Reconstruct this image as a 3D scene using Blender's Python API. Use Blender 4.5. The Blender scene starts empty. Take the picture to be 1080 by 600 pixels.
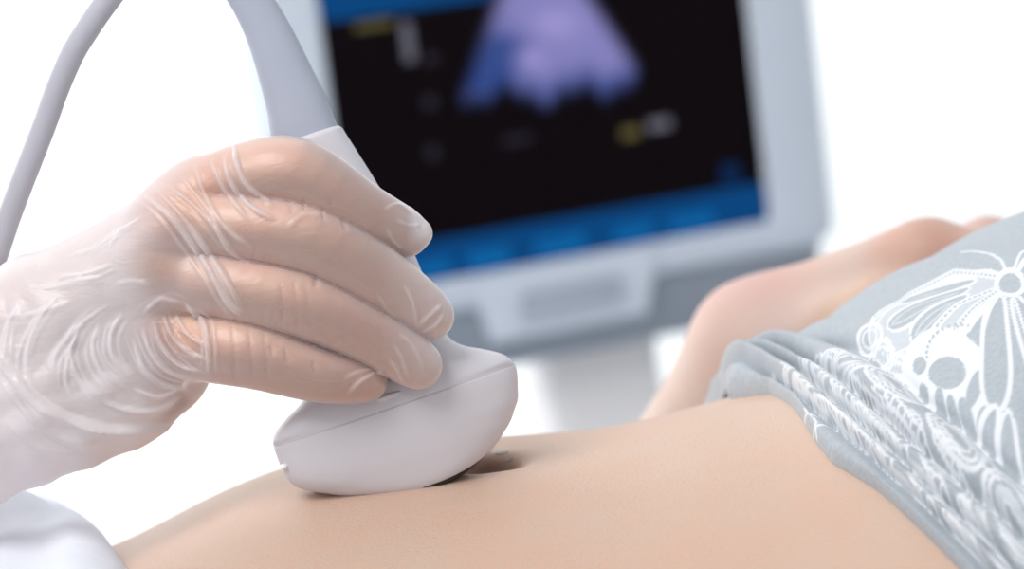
import bpy, bmesh, math, random
import numpy as np
from mathutils import Vector, Matrix

random.seed(4)
rng = np.random.default_rng(7)
S = bpy.context.scene
COL = S.collection

# ------------------------------------------------------------------ camera
FPX = 3075.0                       # focal length in pixels of the 1080 px frame
PITCH, ROLL = math.radians(8.0), math.radians(7.5)
CAM = np.array([0.0, -0.8, 1.145])
FW = np.array([0, math.cos(PITCH), -math.sin(PITCH)])
_U0 = np.array([0, math.sin(PITCH), math.cos(PITCH)])
_R0 = np.array([1.0, 0, 0])
RI = math.cos(ROLL) * _R0 - math.sin(ROLL) * _U0
UI = math.sin(ROLL) * _R0 + math.cos(ROLL) * _U0
D0 = 0.80                          # distance of the probe
MM = D0 / FPX                      # metres per pixel at the probe


def P(px, py, d=D0):
    return CAM + d * (FW + RI * (px - 540.0) / FPX + UI * (300.0 - py) / FPX)


def to_px(X):
    V = X - CAM
    d = V @ FW
    return 540 + FPX * (V @ RI) / d, 300 - FPX * (V @ UI) / d, d


cd = bpy.data.cameras.new('camera')
cam = bpy.data.objects.new('camera', cd)
COL.objects.link(cam)
cd.sensor_width = 36.0
cd.lens = 36.0 * FPX / 1080.0
cd.clip_start = 0.02
cd.dof.use_dof = True
cd.dof.focus_distance = 0.777
cd.dof.aperture_fstop = 9.0
M = Matrix((RI, UI, -FW)).transposed().to_4x4()
M.translation = Vector(CAM)
cam.matrix_world = M
S.camera = cam

# ------------------------------------------------------------------ world, lamps, exposure
w = bpy.data.worlds.new('World')
S.world = w
w.use_nodes = True
w.node_tree.nodes['Background'].inputs[0].default_value = (0.93, 0.96, 1.0, 1)
w.node_tree.nodes['Background'].inputs[1].default_value = 0.62
S.view_settings.view_transform = 'Standard'
S.view_settings.look = 'None'
S.view_settings.exposure = 0.0
S.view_settings.gamma = 1.0
S.view_settings.use_curve_mapping = False


def area(name, loc, target, sx, sy, power, col=(1, 1, 1)):
    l = bpy.data.lights.new(name, 'AREA')
    l.shape = 'RECTANGLE'
    l.size, l.size_y, l.energy, l.color = sx, sy, power, col
    o = bpy.data.objects.new(name, l)
    COL.objects.link(o)
    o.location = loc
    o.rotation_euler = (Vector(target) - Vector(loc)).to_track_quat('-Z', 'Y').to_euler()
    return o


area('added_wall_light', (-1.3, 1.7, 2.75), (-1.3, 3.4, 0.9), 2.6, 0.5, 98, (1, 1, 1))  # unseen lamp added to blow out the back wall
area('added_top_light', (-0.2, 0.75, 2.6), (0.0, 0.1, 1.0), 1.6, 1.0, 5, (1, 0.99, 0.97))  # unseen lamp added as soft light from above and behind
area('added_top_light', (-0.7, -1.0, 2.45), (-0.05, 0.0, 1.0), 0.9, 0.9, 22.5, (1.0, 0.99, 0.99))  # unseen lamp added high at the front left to brighten the hand
area('window_light', (-2.2, 1.9, 1.5), (0.0, 0.1, 1.0), 1.4, 1.6, 26, (1, 1, 1))


# ------------------------------------------------------------------ materials
def mat(name, col, rough=0.5, spec=0.5, sss=0.0, sssr=(1, 0.4, 0.25), ssss=0.006, metal=0.0, noise=None, bump=None, coat=0.0):
    m = bpy.data.materials.new(name)
    m.use_nodes = True
    nt = m.node_tree
    b = nt.nodes['Principled BSDF']
    b.inputs['Base Color'].default_value = (*col, 1)
    b.inputs['Roughness'].default_value = rough
    b.inputs['Specular IOR Level'].default_value = spec
    b.inputs['Metallic'].default_value = metal
    b.inputs['Coat Weight'].default_value = coat
    if sss:
        b.inputs['Subsurface Weight'].default_value = sss
        b.inputs['Subsurface Radius'].default_value = sssr
        b.inputs['Subsurface Scale'].default_value = ssss
    tc = nt.nodes.new('ShaderNodeTexCoord')
    if noise:                       # (scale, colour b, amount)
        n = nt.nodes.new('ShaderNodeTexNoise')
        n.inputs['Scale'].default_value = noise[0]
        n.inputs['Detail'].default_value = 4
        r = nt.nodes.new('ShaderNodeMix')
        r.data_type = 'RGBA'
        r.inputs['A'].default_value = (*col, 1)
        r.inputs['B'].default_value = (*noise[1], 1)
        mr = nt.nodes.new('ShaderNodeMapRange')
        mr.inputs['From Min'].default_value = 0.35
        mr.inputs['From Max'].default_value = 0.7
        mr.inputs['To Max'].default_value = noise[2]
        nt.links.new(tc.outputs['Object'], n.inputs['Vector'])
        nt.links.new(n.outputs['Fac'], mr.inputs['Value'])
        nt.links.new(mr.outputs['Result'], r.inputs['Factor'])
        nt.links.new(r.outputs['Result'], b.inputs['Base Color'])
    if bump:                        # (scale, strength, distance)
        n = nt.nodes.new('ShaderNodeTexNoise')
        n.inputs['Scale'].default_value = bump[0]
        n.inputs['Detail'].default_value = 3
        bp = nt.nodes.new('ShaderNodeBump')
        bp.inputs['Strength'].default_value = bump[1]
        bp.inputs['Distance'].default_value = bump[2]
        nt.links.new(tc.outputs['Object'], n.inputs['Vector'])
        nt.links.new(n.outputs['Fac'], bp.inputs['Height'])
        nt.links.new(bp.outputs['Normal'], b.inputs['Normal'])
    return m


def emis(name, col, strength=1.0, rough=0.5):
    m = mat(name, (0.002, 0.002, 0.002), rough, 0.04)
    b = m.node_tree.nodes['Principled BSDF']
    b.inputs['Emission Color'].default_value = (*col, 1)
    b.inputs['Emission Strength'].default_value = strength
    return m


M_SKIN = mat('belly_skin', (0.60, 0.43, 0.335), 0.5, 0.35, 0.25, ssss=0.006, noise=(38, (0.62, 0.40, 0.30), 0.8), bump=(900, 0.45, 0.0007))
M_HAND = mat('examiner_skin', (0.76, 0.49, 0.335), 0.5, 0.3, 0.35, ssss=0.006, noise=(70, (0.76, 0.41, 0.28), 0.7), bump=(500, 0.2, 0.0004))
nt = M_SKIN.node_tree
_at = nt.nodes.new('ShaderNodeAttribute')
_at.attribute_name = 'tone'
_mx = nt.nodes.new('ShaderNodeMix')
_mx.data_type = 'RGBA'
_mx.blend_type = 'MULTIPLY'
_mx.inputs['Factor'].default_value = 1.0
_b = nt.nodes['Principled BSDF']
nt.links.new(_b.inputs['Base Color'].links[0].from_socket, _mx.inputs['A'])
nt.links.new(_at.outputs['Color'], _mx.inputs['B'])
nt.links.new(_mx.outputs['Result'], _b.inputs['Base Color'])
M_NAIL = mat('nail', (0.80, 0.55, 0.47), 0.3, 0.5)
M_PLASTIC = mat('probe_plastic', (0.66, 0.64, 0.68), 0.42, 0.4, bump=(2500, 0.06, 0.0001))
M_SEAM = mat('seam_plastic', (0.62, 0.58, 0.60), 0.5, 0.3)
M_LENS = mat('lens_rubber', (0.02, 0.018, 0.02), 0.45, 0.4)
M_RELIEF = mat('relief_rubber', (0.42, 0.445, 0.53), 0.55, 0.3, bump=(1500, 0.08, 0.0001))
M_CABLE = mat('cable_sheath', (0.49, 0.485, 0.535), 0.5, 0.35)
M_BEZEL = mat('monitor_plastic', (0.62, 0.68, 0.77), 0.5, 0.3)
M_CHIN = mat('shaded_chin_plastic', (0.29, 0.33, 0.385), 0.55, 0.3)  # bezel plastic darkened; the shade under the screen is put into the colour
M_GRIP = mat('grip_plastic', (0.42, 0.47, 0.55), 0.5, 0.3)
M_POST = mat('post_plastic', (0.84, 0.82, 0.82), 0.5, 0.3)
M_KEY = mat('key_plastic', (0.2, 0.22, 0.26), 0.5, 0.3)
M_DARK = mat('caster_rubber', (0.05, 0.05, 0.055), 0.6, 0.3)
M_STEEL = mat('couch_steel', (0.7, 0.71, 0.73), 0.3, 0.5, metal=0.9)
M_VINYL = mat('couch_vinyl', (0.80, 0.82, 0.84), 0.45, 0.4)
M_PAPER = mat('couch_paper', (0.88, 0.88, 0.89), 0.8, 0.1)
M_TOP = mat('white_cotton', (0.84, 0.87, 0.94), 0.9, 0.1, noise=(20, (0.80, 0.84, 0.93), 0.5), bump=(160, 0.2, 0.002))
M_SLEEVE = mat('coat_cotton', (0.82, 0.83, 0.88), 0.9, 0.1, bump=(160, 0.2, 0.002))
M_GEL = mat('gel', (0.85, 0.85, 0.85), 0.05, 0.6)
M_GEL.node_tree.nodes['Principled BSDF'].inputs['Transmission Weight'].default_value = 0.9
M_GEL.node_tree.nodes['Principled BSDF'].inputs['IOR'].default_value = 1.34
M_WALL = mat('wall_paint', (0.88, 0.91, 0.91), 0.9, 0.1, bump=(60, 0.03, 0.001))
M_FLOOR = mat('floor_vinyl', (0.70, 0.71, 0.72), 0.4, 0.3, noise=(12, (0.64, 0.66, 0.68), 0.6))
M_CEIL = mat('ceiling_paint', (0.9, 0.9, 0.9), 0.9, 0.1)


def glove_material():
    m = bpy.data.materials.new('vinyl_glove')
    m.use_nodes = True
    nt = m.node_tree
    nt.nodes.clear()
    N, L = nt.nodes.new, nt.links.new
    out = N('ShaderNodeOutputMaterial')
    at = N('ShaderNodeAttribute')
    at.attribute_name = 'looseness'
    lw = N('ShaderNodeLayerWeight')
    lw.inputs['Blend'].default_value = 0.32
    tr = N('ShaderNodeBsdfTransparent')
    tr.inputs[0].default_value = (0.98, 0.96, 0.95, 1)
    df = N('ShaderNodeBsdfDiffuse')
    df.inputs[0].default_value = (0.95, 0.89, 0.905, 1)
    tl = N('ShaderNodeBsdfTranslucent')
    tl.inputs[0].default_value = (0.90, 0.86, 0.87, 1)
    mx0 = N('ShaderNodeMixShader')
    mx0.inputs[0].default_value = 0.22
    L(df.outputs[0], mx0.inputs[1])
    L(tl.outputs[0], mx0.inputs[2])
    # opacity: tight film is clearer, slack film is milkier, both are milkier at a glancing angle
    ad = N('ShaderNodeMath')
    ad.operation = 'MULTIPLY_ADD'
    L(lw.outputs['Facing'], ad.inputs[0])
    ad.inputs[1].default_value = 0.55
    L(at.outputs['Fac'], ad.inputs[2])
    cl = N('ShaderNodeClamp')
    cl.inputs['Max'].default_value = 0.93
    L(ad.outputs[0], cl.inputs['Value'])
    mx1 = N('ShaderNodeMixShader')
    L(cl.outputs[0], mx1.inputs[0])
    L(tr.outputs[0], mx1.inputs[1])
    L(mx0.outputs[0], mx1.inputs[2])
    gl = N('ShaderNodeBsdfGlossy')
    gl.inputs['Roughness'].default_value = 0.32
    gl.inputs['Color'].default_value = (1, 1, 1, 1)
    fr = N('ShaderNodeFresnel')
    fr.inputs['IOR'].default_value = 1.42
    mx2 = N('ShaderNodeMixShader')
    L(fr.outputs[0], mx2.inputs[0])
    L(mx1.outputs[0], mx2.inputs[1])
    L(gl.outputs[0], mx2.inputs[2])
    tc = N('ShaderNodeTexCoord')
    mp = N('ShaderNodeMapping')
    mp.inputs['Rotation'].default_value = (0, 0.6, 0)
    mp.inputs['Scale'].default_value = (160, 160, 420)
    nz = N('ShaderNodeTexNoise')
    nz.inputs['Scale'].default_value = 1.0
    nz.inputs['Detail'].default_value = 3
    nz.inputs['Distortion'].default_value = 0.6
    L(tc.outputs['Object'], mp.inputs[0])
    L(mp.outputs[0], nz.inputs['Vector'])
    bp = N('ShaderNodeBump')
    bp.inputs['Strength'].default_value = 0.35
    bp.inputs['Distance'].default_value = 0.0008
    L(nz.outputs['Fac'], bp.inputs['Height'])
    for n in (df, tl, gl, fr):
        L(bp.outputs[0], n.inputs['Normal'])
    L(mx2.outputs[0], out.inputs[0])
    return m


M_GLOVE = glove_material()


def lace_material():
    m = mat('lace_print_jersey', (0.5, 0.5, 0.5), 0.9, 0.1)
    nt = m.node_tree
    b = nt.nodes['Principled BSDF']
    b.inputs['Sheen Weight'].default_value = 0.25
    at = nt.nodes.new('ShaderNodeAttribute')
    at.attribute_name = 'print'
    tc = nt.nodes.new('ShaderNodeTexCoord')
    nz = nt.nodes.new('ShaderNodeTexNoise')
    nz.inputs['Scale'].default_value = 700
    nz.inputs['Detail'].default_value = 3
    nt.links.new(tc.outputs['Object'], nz.inputs['Vector'])
    gr = nt.nodes.new('ShaderNodeMix')
    gr.data_type = 'RGBA'
    gr.inputs['A'].default_value = (0.33, 0.365, 0.40, 1)
    gr.inputs['B'].default_value = (0.50, 0.54, 0.58, 1)
    nt.links.new(nz.outputs['Fac'], gr.inputs['Factor'])
    mx = nt.nodes.new('ShaderNodeMix')
    mx.data_type = 'RGBA'
    mx.inputs['B'].default_value = (0.76, 0.78, 0.81, 1)
    nt.links.new(gr.outputs['Result'], mx.inputs['A'])
    nt.links.new(at.outputs['Fac'], mx.inputs['Factor'])
    nt.links.new(mx.outputs['Result'], b.inputs['Base Color'])
    wv = nt.nodes.new('ShaderNodeTexWave')
    wv.inputs['Scale'].default_value = 900
    wv.inputs['Distortion'].default_value = 0.6
    wv.bands_direction = 'DIAGONAL'
    nt.links.new(tc.outputs['Object'], wv.inputs['Vector'])
    bp = nt.nodes.new('ShaderNodeBump')
    bp.inputs['Strength'].default_value = 0.2
    bp.inputs['Distance'].default_value = 0.0003
    nt.links.new(wv.outputs['Fac'], bp.inputs['Height'])
    nt.links.new(bp.outputs['Normal'], b.inputs['Normal'])
    return m


M_LACE = lace_material()


# ------------------------------------------------------------------ object helpers
def obj(name, verts, faces, material, parent=None, smooth=True, label=None):
    me = bpy.data.meshes.new(name)
    me.from_pydata([tuple(map(float, v)) for v in verts], [], [tuple(map(int, f)) for f in faces])
    me.update()
    o = bpy.data.objects.new(name, me)
    COL.objects.link(o)
    if material:
        me.materials.append(material)
    if smooth:
        me.polygons.foreach_set('use_smooth', [True] * len(me.polygons))
    if parent:
        o.parent = parent
        o.matrix_parent_inverse = parent.matrix_world.inverted()
    if label:
        o['label'] = label
    return o


def thing(name, label, cat, loc):
    o = bpy.data.objects.new(name, None)
    COL.objects.link(o)
    o.location = Vector(loc)
    o.matrix_world = Matrix.Translation(Vector(loc))
    o.empty_display_size = 0.05
    o['label'] = label
    o['category'] = cat
    return o


def fix_normals(o):
    bm = bmesh.new()
    bm.from_mesh(o.data)
    bmesh.ops.remove_doubles(bm, verts=bm.verts, dist=1e-7)
    bmesh.ops.recalc_face_normals(bm, faces=bm.faces)
    bm.to_mesh(o.data)
    bm.free()
    return o


def loft(rings, closed=True, cap0=True, cap1=True):
    """rings: list of (n,3) arrays -> verts, faces"""
    n = len(rings[0])
    V = np.concatenate(rings)
    Fc = []
    for i in range(len(rings) - 1):
        for j in range(n if closed else n - 1):
            k = (j + 1) % n
            Fc.append((i * n + j, i * n + k, (i + 1) * n + k, (i + 1) * n + j))
    if cap0:
        Fc.append(tuple(range(n - 1, -1, -1)))
    if cap1:
        Fc.append(tuple((len(rings) - 1) * n + j for j in range(n)))
    return V, Fc


def catmull(pts, n):
    p = np.asarray(pts, float)
    p = np.vstack([2 * p[0] - p[1], p, 2 * p[-1] - p[-2]])
    out = []
    for i in range(1, len(p) - 2):
        for t in np.linspace(0, 1, n, endpoint=False):
            a, b, c, d = p[i - 1:i + 3]
            out.append(0.5 * ((2 * b) + (-a + c) * t + (2 * a - 5 * b + 4 * c - d) * t * t + (-a + 3 * b - 3 * c + d) * t ** 3))
    out.append(p[-2])
    return np.array(out)


def tube(path, radii, n=24, up=None, caps=True):
    path = np.asarray(path, float)
    T = np.gradient(path, axis=0)
    T /= np.linalg.norm(T, axis=1)[:, None]
    ref = np.array(up if up is not None else (0.0, 1.0, 0.0))
    rings = []
    a = np.linspace(0, 2 * math.pi, n, endpoint=False)
    for p, t, r in zip(path, T, radii):
        b = np.cross(t, ref)
        b /= np.linalg.norm(b)
        c = np.cross(b, t)
        rings.append(p + r * (np.cos(a)[:, None] * b + np.sin(a)[:, None] * c))
    return loft(rings, cap0=caps, cap1=caps)


def rrect(w, h, r, k=6):
    pts = []
    for cx, cy, a0 in ((w / 2 - r, h / 2 - r, 0), (-w / 2 + r, h / 2 - r, 90), (-w / 2 + r, -h / 2 + r, 180), (w / 2 - r, -h / 2 + r, 270)):
        for i in range(k + 1):
            a = math.radians(a0 + 90 * i / k)
            pts.append((cx + r * math.cos(a), cy + r * math.sin(a)))
    return np.array(pts)


def slab(w, h, r, z0, z1, bev=0.002, k=6):
    """rounded rectangle plate in local (u, v, n) coordinates with softened rims"""
    b = min(bev, abs(z1 - z0) * 0.45)
    lv = [(z0, b), (z0 + b * .3, b * .3), (z0 + b, 0), (z1 - b, 0), (z1 - b * .3, b * .3), (z1, b)]
    rings = []
    for z, ins in lv:
        p = rrect(w - 2 * ins, h - 2 * ins, max(r - ins, 1e-4), k)
        rings.append(np.column_stack([p, np.full(len(p), z)]))
    return loft(rings)


def merge(*vf):
    V, F, n = [], [], 0
    for v, f in vf:
        V.append(np.asarray(v, float))
        F += [tuple(i + n for i in q) for q in f]
        n += len(v)
    return np.concatenate(V), F


# ------------------------------------------------------------------ implicit surfaces
def rcone(p, a, b, ra, rb):
    a, b = np.asarray(a), np.asarray(b)
    ab = b - a
    t = np.clip(((p - a) @ ab) / (ab @ ab), 0, 1)
    return np.linalg.norm(p - a - t[:, None] * ab, axis=1) - (ra + t * (rb - ra))


def smin(a, b, k):
    h = np.maximum(k - np.abs(a - b), 0) / k
    return np.minimum(a, b) - h * h * k * 0.25


def smax(a, b, k):
    return -smin(-a, -b, k)


def surface(f, lo, hi, h):
    """surface nets on a narrow band, vertices pulled onto f = 0"""
    lo, hi = np.asarray(lo, float), np.asarray(hi, float)
    nc = np.ceil((hi - lo) / (4 * h)).astype(int) + 1
    ax = [lo[i] + 4 * h * np.arange(nc[i]) for i in range(3)]
    G = np.stack(np.meshgrid(*ax, indexing='ij'), -1).reshape(-1, 3)
    C = f(G).reshape(nc)
    mn = np.abs(C[:-1, :-1, :-1])
    for dx in (0, 1):
        for dy in (0, 1):
            for dz in (0, 1):
                mn = np.minimum(mn, np.abs(C[dx:nc[0] - 1 + dx, dy:nc[1] - 1 + dy, dz:nc[2] - 1 + dz]))
    act = mn < 4 * h * 1.9
    rep = lambda A: A.repeat(4, 0).repeat(4, 1).repeat(4, 2)
    V = rep(C[:-1, :-1, :-1])
    m = rep(act)
    ii = np.argwhere(m)
    V[m] = f(lo + ii * h)
    V = np.where(np.abs(V) < 1e-9, 1e-9, V)
    s = V < 0
    n = np.array(V.shape)
    acc = np.zeros(tuple(n - 1) + (3,))
    cnt = np.zeros(tuple(n - 1))
    cs = [slice(0, -1), slice(1, None)]
    for axis in range(3):
        oth = [i for i in range(3) if i != axis]
        for d0 in (0, 1):
            for d1 in (0, 1):
                A = [None] * 3
                B = [None] * 3
                A[axis], B[axis] = cs[0], cs[1]
                A[oth[0]] = B[oth[0]] = cs[d0]
                A[oth[1]] = B[oth[1]] = cs[d1]
                va, vb = V[tuple(A)], V[tuple(B)]
                x = (va < 0) != (vb < 0)
                t = np.where(x, va / np.where(x, va - vb, 1), 0)
                acc[..., axis] += np.where(x, t, 0)
                acc[..., oth[0]] += np.where(x, d0, 0)
                acc[..., oth[1]] += np.where(x, d1, 0)
                cnt += x
    on = cnt > 0
    idx = -np.ones(on.shape, int)
    idx[on] = np.arange(on.sum())
    vert = lo + h * (np.argwhere(on) + acc[on] / cnt[on][:, None])
    faces = []
    for axis in range(3):
        b, c = (axis + 1) % 3, (axis + 2) % 3
        A = [slice(None)] * 3
        B = [slice(None)] * 3
        A[axis], B[axis] = slice(0, -1), slice(1, None)
        sa, sb = s[tuple(A)], s[tuple(B)]
        e = np.argwhere(sa != sb)
        e = e[(e[:, b] > 0) & (e[:, c] > 0) & (e[:, b] < n[b] - 1) & (e[:, c] < n[c] - 1)]
        fl = sa[tuple(e.T)]
        q = []
        for ob, oc in ((1, 1), (0, 1), (0, 0), (1, 0)):
            g = e.copy()
            g[:, b] -= ob
            g[:, c] -= oc
            q.append(idx[tuple(g.T)])
        q = np.stack(q, 1)
        q[~fl] = q[~fl][:, ::-1]
        faces.append(q)
    faces = np.concatenate(faces)
    for _ in range(2):
        g = grad(f, vert)
        d = f(vert)
        vert = vert - np.clip(d, -h, h)[:, None] * g
    return vert, faces


def grad(f, p, e=2e-4):
    g = np.stack([f(p + np.eye(3)[i] * e) - f(p - np.eye(3)[i] * e) for i in range(3)], 1)
    return g / np.maximum(np.linalg.norm(g, axis=1), 1e-9)[:, None]


def sd_poly(x, y, pts):
    """distance to an open polyline and the arc fraction along it"""
    pts = np.asarray(pts, float)
    best = np.full(x.shape, 1e9)
    tt = np.zeros(x.shape)
    for i in range(len(pts) - 1):
        a, b = pts[i], pts[i + 1]
        ab = b - a
        t = np.clip(((x - a[0]) * ab[0] + (y - a[1]) * ab[1]) / (ab @ ab), 0, 1)
        d = np.hypot(x - a[0] - t * ab[0], y - a[1] - t * ab[1])
        u = d < best
        best = np.where(u, d, best)
        tt = np.where(u, (i + t) / (len(pts) - 1), tt)
    return best, tt


# ------------------------------------------------------------------ the room
def struct(name, v, f, m, smooth=False):
    o = obj(name, v, f, m, smooth=smooth)
    o['kind'] = 'structure'
    return o


def boxvf(x0, x1, y0, y1, z0, z1):
    V = np.array([(x, y, z) for x in (x0, x1) for y in (y0, y1) for z in (z0, z1)])
    F = [(0, 1, 3, 2), (4, 6, 7, 5), (0, 4, 5, 1), (2, 3, 7, 6), (0, 2, 6, 4), (1, 5, 7, 3)]
    return V, F


struct('floor', *boxvf(-3, 3, -2.5, 3.5, -0.05, 0.0), M_FLOOR)
struct('wall_back', *boxvf(-3, 3, 3.4, 3.5, 0.0, 3.0), M_WALL)
struct('baseboard_back', *boxvf(-3, 3, 3.385, 3.4, 0.0, 0.09), M_CEIL)

# ------------------------------------------------------------------ patient: torso as a function of length and angle
SIL = [(-420, 600), (-250, 600), (-60, 612), (60, 598), (125, 573), (200, 529), (290, 489), (420, 466), (550, 456), (650, 449), (720, 430), (790, 413),
       (830, 396), (872, 368), (917, 333), (969, 299), (1024, 268), (1080, 249)]
_sp = np.array([P(a, b, 0.838) for a, b in SIL])
XS = np.concatenate([[-0.62, -0.45], _sp[2:, 0], [0.28, 0.36, 0.44, 0.52, 0.64, 0.78, 0.9]])
_zt = _sp[2:, 2] - 0.0022
ZBED = _zt[7] - 0.215
ZT = np.concatenate([[_zt[0] - 0.02, _zt[0] - 0.004], _zt, [_zt[-1] + 0.055, _zt[-1] + 0.10, _zt[-1] + 0.115, _zt[-1] + 0.085, ZBED + 0.17, ZBED + 0.12, ZBED + 0.11]])
# smooth the profile a little on a fine table
_gx = np.linspace(-0.62, 0.9, 1521)
_gz = np.interp(_gx, XS, ZT)
_k = np.exp(-0.5 * (np.arange(-30, 31) / 9.0) ** 2)
_k /= _k.sum()
_gz = np.convolve(np.pad(_gz, 30, mode='edge'), _k, 'valid')
YM = 0.010


def ztop(x):
    return np.interp(x, _gx, _gz)


def halfw(x):
    return np.interp(x, [-0.62, -0.45, -0.25, 0.0, 0.06, 0.16, 0.24, 0.4, 0.6, 0.9], [0.17, 0.175, 0.165, 0.152, 0.155, 0.178, 0.185, 0.16, 0.13, 0.12])


def hup(x):
    return 0.56 * (ztop(x) - ZBED)


NEXP = 2.1


def torso_f(p):
    x, y, z = p[:, 0], p[:, 1] - YM, p[:, 2]
    a, zt, hu = halfw(x), ztop(x), hup(x)
    z0 = zt - hu
    hd = z0 - ZBED
    dz = z - z0
    h = np.where(dz > 0, hu, hd)
    ex = np.where(dz > 0, NEXP, 3.2)
    r = ((np.abs(y) / a) ** ex + (np.abs(dz) / h) ** ex + 1e-12) ** (1 / ex)
    # first-order distance
    gx = (np.abs(y) / a) ** (ex - 1) / a
    gz = (np.abs(dz) / h) ** (ex - 1) / h
    gl = np.sqrt(gx * gx + gz * gz) * np.maximum(r, 1e-3) ** (1 - ex)
    d = (r - 1) / np.maximum(gl, 3.0)
    return np.clip(d, -0.05, 0.2)


def surf_pt(x, th):
    """point on the torso at length x and section angle th (0 = near side, pi = far side)"""
    a, zt, hu = halfw(x), ztop(x), hup(x)
    c, s = np.cos(th), np.sin(th)
    y = YM - a * np.sign(c) * np.abs(c) ** (2 / NEXP)
    z = zt - hu + hu * np.sign(s) * np.abs(s) ** (2 / NEXP)
    return np.stack([x * np.ones_like(y), y, z], -1)


def hit(px, py, f=torso_f):
    """where the line of sight of a pixel meets the torso"""
    d = np.linspace(0.68, 1.0, 1600)
    X = np.array([P(px, py, q) for q in d])
    v = f(X)
    i = np.argmin(v) if v.min() > 0 else np.argmax(v < 0)
    return X[i]


# the navel and the dent under the probe
NAVEL = hit(507, 487)
NAVEL_AX = np.array([0.0115, 0.0075, 0.013])

# left arm of the patient, resting on the far hip
DA = 0.985


def A(px, py, dd=0.0):
    return P(px, py, DA + dd)


WR = A(800, 372)
ELB = WR + np.array([-0.105, 0.062, -0.165])
SHO = np.array([-0.46, 0.17, ZBED + 0.09])
ARM = [(SHO, ELB, 0.045, 0.036, 0.02), (ELB, WR, 0.037, 0.0215, 0.015)]
HANDP = [
    (A(794, 356, .006), A(968, 272, -.02), .0165, .0125),    # metacarpals
    (A(800, 362, .0), A(1000, 281, .0), .0165, .0125),
    (A(806, 370, .01), A(1042, 274, .02), .016, .0125),
    (A(812, 376, .02), A(1070, 282, .04), .0155, .0115),
]
KN = [(A(983, 270, -.018), .0128), (A(1043, 268, .018), .0134), (A(1076, 281, .042), .011), (A(1012, 280, .0), .0118)]
FING = [
    (A(983, 272, -.018), A(1090, 268, -.028), A(1150, 300, -.03), .0105, .0088, .0076),
    (A(1012, 280, .0), A(1125, 262, .0), A(1190, 300, .0), .0105, .0088, .0076),
    (A(1043, 271, .018), A(1140, 272, .028), A(1205, 310, .03), .0105, .0085, .0074),
    (A(1076, 281, .042), A(1150, 290, .055), A(1195, 325, .06), .0095, .0078, .0068),
]
THUMB = [(A(830, 360, -.01), A(930, 330, -.035), .013, .0105), (A(930, 330, -.035), A(1010, 310, -.045), .0105, .0085)]


def body_f(p):
    d = torso_f(p)
    d = smax(d, np.maximum(p[:, 0] - 0.25, -0.56 - p[:, 0]), 0.04)
    q = (p - NAVEL - np.array([0, 0, 0.001])) / NAVEL_AX
    nav = (np.linalg.norm(q, axis=1) - 1) * 0.006
    d = smax(d, -nav, 0.005)
    near = (p[:, 1] > 0.02)
    if near.any():
        pp = p[near]
        arm = None
        for a, b, ra, rb, k in ARM:
            e = rcone(pp, a, b, ra, rb)
            arm = e if arm is None else smin(arm, e, k)
        h = None
        for a, b, ra, rb in HANDP:
            e = rcone(pp, a, b, ra, rb)
            h = e if h is None else smin(h, e, 0.010)
        for c, r in KN:
            h = smin(h, np.linalg.norm(pp - c, axis=1) - r, 0.0035)
        for a, b, c, r0, r1, r2 in FING:
            e = smin(rcone(pp, a, b, r0, r1), rcone(pp, b, c, r1, r2), 0.004)
            h = smin(h, e, 0.004)
        for a, b, ra, rb in THUMB:
            h = smin(h, rcone(pp, a, b, ra, rb), 0.008)
        arm = smin(arm, h, 0.014)
        cut = np.linalg.norm(pp - SHO, axis=1)
        kk = np.where(cut < 0.16, 0.03, 0.004)
        hh = np.maximum(kk - np.abs(d[near] - arm), 0) / kk
        d[near] = np.minimum(d[near], arm) - hh * hh * kk * 0.25
    return d


patient = thing('person', 'person lying on their back with bare belly, white top pushed up, grey lace-print trousers', 'person', (0.0, YM, ZBED))
bv, bf = surface(body_f, (-0.60, -0.20, ZBED - 0.012), (0.40, 0.34, ZBED + 0.34), 0.0026)
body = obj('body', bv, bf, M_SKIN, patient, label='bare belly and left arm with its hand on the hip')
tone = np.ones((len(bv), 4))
arm_d = np.minimum(rcone(bv, ELB, WR, 0.04, 0.024), rcone(bv, WR, A(1030, 275, .0), 0.03, 0.03))
k_ = np.clip(-arm_d / 0.004 + 0.5, 0, 1)[:, None]
tone[:, :3] = tone[:, :3] * (1 - k_) + np.array([1.04, 1.14, 1.26]) * k_
for kc in (KN[0][0], KN[1][0], WR + np.array([0, 0, 0.02])):        # redder knuckles and wrist
    k_ = np.exp(-(np.linalg.norm(bv - kc, axis=1) / 0.022) ** 2)[:, None]
    tone[:, :3] *= 1 - k_ * np.array([0.0, 0.16, 0.12])
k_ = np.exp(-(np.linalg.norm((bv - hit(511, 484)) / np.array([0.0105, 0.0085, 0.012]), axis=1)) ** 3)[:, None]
tone[:, :3] *= 1 - k_ * np.array([0.86, 0.92, 0.94])                  # brown navel skin, with the shade beside the lens painted in
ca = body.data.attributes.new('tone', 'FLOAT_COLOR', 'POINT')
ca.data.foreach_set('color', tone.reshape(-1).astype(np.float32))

# ------------------------------------------------------------------ trousers: hem, folds and lace print
def curve_y(pts):
    h = np.array([hit(a, b) for a, b in pts])
    o = np.argsort(h[:, 1])
    return h[o, 1], h[o, 0]


HEM = curve_y([(812, 416), (835, 428), (861, 468), (879, 490), (927, 519), (963, 552), (1000, 589), (1040, 632)])
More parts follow.
